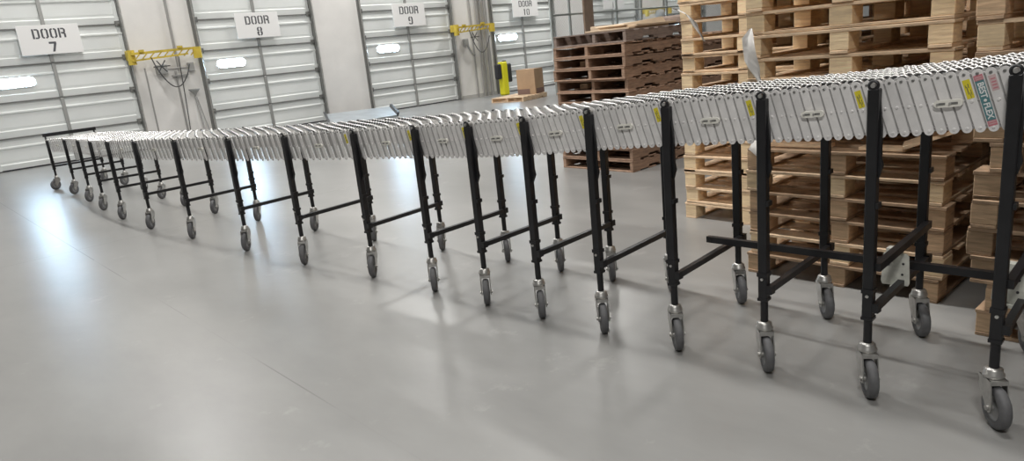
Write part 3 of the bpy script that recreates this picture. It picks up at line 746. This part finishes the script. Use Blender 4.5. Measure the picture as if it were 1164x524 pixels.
def leg(pt, side, i, az):
    x, y, zt = pt; nn = NRMF[i]; tt = TNF[i]; s = 1 if side == 0 else -1
    org = (x, y, .206)
    yaw = math.atan2(tt.y, tt.x) - PI / 2
    Rz = Matrix.Rotation(yaw, 4, 'Z')
    w = .0185
    m = MB()
    b = MB().box((-w, -w, .30), (w, w, zt), ch=.003)
    if side == 0:
        bw = .008 if i < 6 else .016
        b.prism([(-w, zt - .04), (-w - bw, zt - .13), (-w - bw, zt - .24), (-w - bw - .006, zt - .27), (-w - .002, zt - .31), (-w, zt - .31)], 'x', .0, .014)
    b.box((-w - .003, -w - .003, .405), (w + .003, w + .003, .422))
    b.box((-w - .002, -w - .002, .30), (w + .002, w + .002, .312))
    b.box((-w, -w - .010, zt - .42), (w, -w, zt - .40))
    b.cyl((s * -w, 0, .395 if side == 0 else .39), (s * (-w - .005), 0, .395 if side == 0 else .39), .006, n=8, mi=1)
    T4 = Matrix.Translation((x, y, 0)) @ Rz
    m.merge(b, T4)
    lg = part('leg', m, [M['black'], M['zinc']], conv, org=org)
    lo = MB().merge(MB().cyl((0, 0, .200), (0, 0, .31), .0155, n=12), T4); part('lower_tube', lo, M['black'], lg, org=org)
    rg = MB()
    rg.lathe([(-.004, .010), (-.004, .019), (.004, .019), (.004, .010)], 'x', (s * -.012, 0, zt + ZP), 18, 0)
    rg.cyl((s * -.022, 0, zt + ZP), (s * .03, 0, zt + ZP), .008, n=10, mi=1)
    rg.prism([(-.013, zt - .01), (.013, zt - .01), (.010, zt + .006), (-.010, zt + .006)], 'x', -.014, .004, mi=0)
    part('pivot_ring', MB().merge(rg, T4), [M['black'], M['zinc']], lg, org=org)
    for nm, me in (('caster_fork', FK), ('caster_wheel', WH)):
        pinst(nm, me, lg, (x, y, 0), (0, 0, az))
    return lg
TNF = [TN[min(i * NP, lastp)] for i in range(N)]; NRMF = [NRM[min(i * NP, lastp)] for i in range(N)]
azN = [45, 40, 37, 41, 45, 47, 50, 49, 52, 47, 52, 48, 56, 50, 52, 48, 44, 36, 18]
azF = [45, 42, 38, 42, 44, 46, 44, 50, 52, 46, 52, 44, 50, 46, 52, 40, 46, 30, 42]
for i in range(N):
    P = Vector(NL[i]); Q = P + NRMF[i] * WID; Q.z = P.z
    leg(P, 0, i, math.radians(azN[i])); 
    leg(Q, 1, i, math.radians(azF[i]))
    # crossbar
    off = TNF[i] * -.024
    a, b = P + off, Q + off
    cb = MB().bar((a.x, a.y, .350), (b.x, b.y, .350), .024, .026)
    for e in (P, Q):
        sgn = 1 if e is P else -1
        g = e + NRMF[i] * (.0 * sgn)
        cb.box((g.x - .016, g.y - .040, .334), (g.x + .016, g.y - .014, .368))
    part('crossbar', cb, M['black'], conv)
# upper beams, bracket plates and the long tow tube at the right end
for i in (1, 2):
    P = Vector(NL[i]); Q = P + NRMF[i] * WID
    off = TNF[i] * -.024
    u0, u1 = P + off, Q + off
    part('upper_crossbar', MB().bar((u0.x, u0.y, .505), (u1.x, u1.y, .505), .026, .030), M['black'], conv)
    mid = P.lerp(Q, .48); yc = mid.y - (.0 if i == 2 else -.015)
    poly = [(yc - .055, .352), (yc - .050, .340), (yc + .046, .335), (yc + .052, .348), (yc + .045, .465), (yc + .030, .475), (yc - .040, .472), (yc - .05, .462)]
    pl_ = MB().prism(poly, 'x', 2.885, 2.889)
    for (dy, z) in ((-.03, .43), (.025, .42), (-.028, .385), (.02, .44)): pl_.cyl((2.883, yc + dy, z), (2.8855, yc + dy, z), .005, n=8, mi=1)
    pl_.cyl((2.876, yc + .012, .43), (2.888, yc + .012, .455), .010, n=8, mi=0)
    pl_.box((2.87, yc - .02, .465), (2.91, yc + .03, .492)); pl_.box((2.87, yc - .02, .325), (2.91, yc + .012, .338))
    part('bracket_plate', pl_, [M['plate'], M['blackrub']], conv, 'pale steel bracket plate')
part('tow_tube', MB().bar((2.93, 1.885, .400), (2.93, .02, .432), .026, .030).cyl((2.914, 1.865, .40), (2.912, 1.865, .40), .006, n=8), M['black'], conv)
# end stop at the far end
P = Vector(NL[-1]); Q = P + NRMF[-1] * WID; zt = P.z
es = MB(); y_ = TNF[-1] * .03
es.bar((P + y_ + Vector((-.03, 0, .085)) - Vector((0, 0, 0))), (Q + y_ + Vector((.03, 0, .085 + P.z - Q.z))), .02, .05)
for e in (P, Q):
    g = e + y_; es.bar((g.x, g.y, zt - .02), (g.x, g.y, zt + .09), .02, .025, up=(0, 1, 0))
part('end_stop', es, M['black'], conv)

# mid plates and yellow labels per section
for s in range(0, N - 1):
    i = s * NP + (6 if s != 1 else 5); 
    p = PV[i] + Vector((0, 0, ZP)); Fm = frame(i); r_ = .012; hl = .030
    pts = []
    for cx, s0 in ((hl, -90), (-hl, 90)):
        for j in range(7): a = math.radians(s0 + j * 30); pts.append((cx + r_ * math.cos(a), r_ * math.sin(a)))
    m = MB().prism(pts, 'x', -.004, .004)
    for cx in (-.018, .018): m.box((-.0062, cx - .010, -.0035), (-.004, cx + .010, .0035), mi=1); m.cyl((-.009, cx + .012, 0), (-.004, cx + .012, 0), .004, n=8, mi=2)
    c = p + NRM[i] * (OUT - .0125) + Vector((0, 0, -LB * .48))
    part('slotted_plate', MB().merge(m, Matrix.Translation(c) @ Fm.to_4x4()), [M['cream'], M['track'], M['zinc']], conv, 'cream slotted oval plate')
def on_bar(i, mbl, du=0):
    p = PV[i] + Vector((0, 0, ZP)); Fm = frame(i)
    sp_ = (PV[min(i + 1, lastp)] - PV[max(i - 1, 0)]).length / 2; ang = math.radians(13.5)
    rot = Fm @ Matrix.Rotation(-ang, 3, 'X'); c = p + NRM[i] * (OUT - .0025) + rot @ Vector((0, 0, -LB / 2))
    return Matrix.Translation(c) @ rot.to_4x4()
for s in range(1, 10):
    i = s * NP + (2 if s > 1 else 4)
    m = MB().box((-.0008, -.011, .010), (0, .010, .072), mi=0)
    for (a, b, c_, d_) in ((-.004, .050, -.002, .064), (.001, .03, .003, .056), (.004, .052, .0055, .062), (-.007, .026, -.0055, .044), (-.003, .018, -.0015, .036)):
        m.box((-.0012, a, b - .006), (-.0007, c_, d_ - .006), mi=1)
    part('warning_label', MB().merge(m, on_bar(i, None)), [M['yellow'], M['ink']], conv, 'yellow warning label')
# brand label on the third bar from the right-most visible leg
def text_mb(txt, size, depth=.0006):
    cu = bpy.data.curves.new('t', 'FONT'); cu.body = txt; cu.size = size; cu.extrude = depth / 2; cu.align_x = 'CENTER'; cu.align_y = 'CENTER'; cu.offset = size * .03
    o = bpy.data.objects.new('t', cu); COL.objects.link(o)
    dg = bpy.context.evaluated_depsgraph_get(); me = o.evaluated_get(dg).to_mesh()
    m = MB(); m.add([v.co.copy() for v in me.vertices], [tuple(p.vertices) for p in me.polygons])
    o.evaluated_get(dg).to_mesh_clear(); bpy.data.objects.remove(o); bpy.data.curves.remove(cu)
    return m
i = NP + 3; B4 = on_bar(i, None)
m = MB().box((-.0008, -.0125, -.066), (0, .0125, .066), mi=0)
m.box((-.0009, -.0125, .066), (0, .0125, .084), mi=1).box((-.0009, -.0125, -.084), (0, .0125, -.066), mi=1)
for z in (.069, .075, -.071, -.078): m.box((-.0014, -.010, z), (-.0008, .009, z + .0025), mi=2)
tx = text_mb('BEST', .024); tx2 = text_mb('FLEX', .024)
# text plane: reading direction runs down the bar; local (x,y) -> bar frame
RT = Matrix(((0, 0, -1, -.0012), (0, 1, 0, 0), (-1, 0, 0, 0), (0, 0, 0, 1)))
# bar local: y toward left in picture, z up; text x -> -z, text y -> -y (top of letters to the right)
RT = Matrix(((0, 0, -1, -.0012), (0, -1, 0, 0), (-1, 0, 0, 0), (0, 0, 0, 1)))
m.merge(tx, RT @ Matrix.Translation((-.034, 0, 0)), mi=3); m.merge(tx2, RT @ Matrix.Translation((.034, 0, 0)), mi=3)
m.cyl((-.0016, 0, 0), (-.0008, 0, 0), .0045, n=10, mi=3)
part('name_label', MB().merge(m, B4), [M['teal'], M['pink'], M['paleband'], M['white']], conv, 'teal name label with white lettering and pink ends')
m = MB().box((-.0008, -.010, .030), (0, .010, .080), mi=0)
for z in (.036, .046, .056, .066): m.box((-.0012, -.007, z), (-.0007, .006, z + .004), mi=1)
part('faded_label', MB().merge(m, on_bar(NP + 2, None)), [M['paleband'], M['pink']], conv, 'faded pink label')

# ------------------------------------------------------------------ lights
def lamp(x, y, e, sx=.35, sy=1.4, z=7.2, col=(1, .985, .95)):
    l = bpy.data.lights.new('ceiling_light', 'AREA'); l.shape = 'RECTANGLE'; l.size = sx; l.size_y = sy; l.energy = e; l.color = col
    o = bpy.data.objects.new('ceiling_light', l); COL.objects.link(o); o.location = (x, y, z)
for (x, y, e) in ((-4, 14, 120), (-3, -1.5, 310), (2.6, .8, 110), (3.2, 4.0, 220), (3.2, 7.4, 180), (3.2, 10.8, 100), (3.8, 15, 140), (10, 15, 220), (17, 14.5, 250), (8, 8.5, 110), (24, 13, 220)):
    lamp(x, y, e)
w = bpy.data.worlds.new('world'); sc.world = w; w.use_nodes = True
w.node_tree.nodes['Background'].inputs[0].default_value = (.8, .85, .9, 1); w.node_tree.nodes['Background'].inputs[1].default_value = .3
sc.view_settings.view_transform = 'Standard'; sc.view_settings.look = 'None'; sc.view_settings.gamma = 1; sc.view_settings.exposure = 0.28
sc.view_settings.use_curve_mapping = False
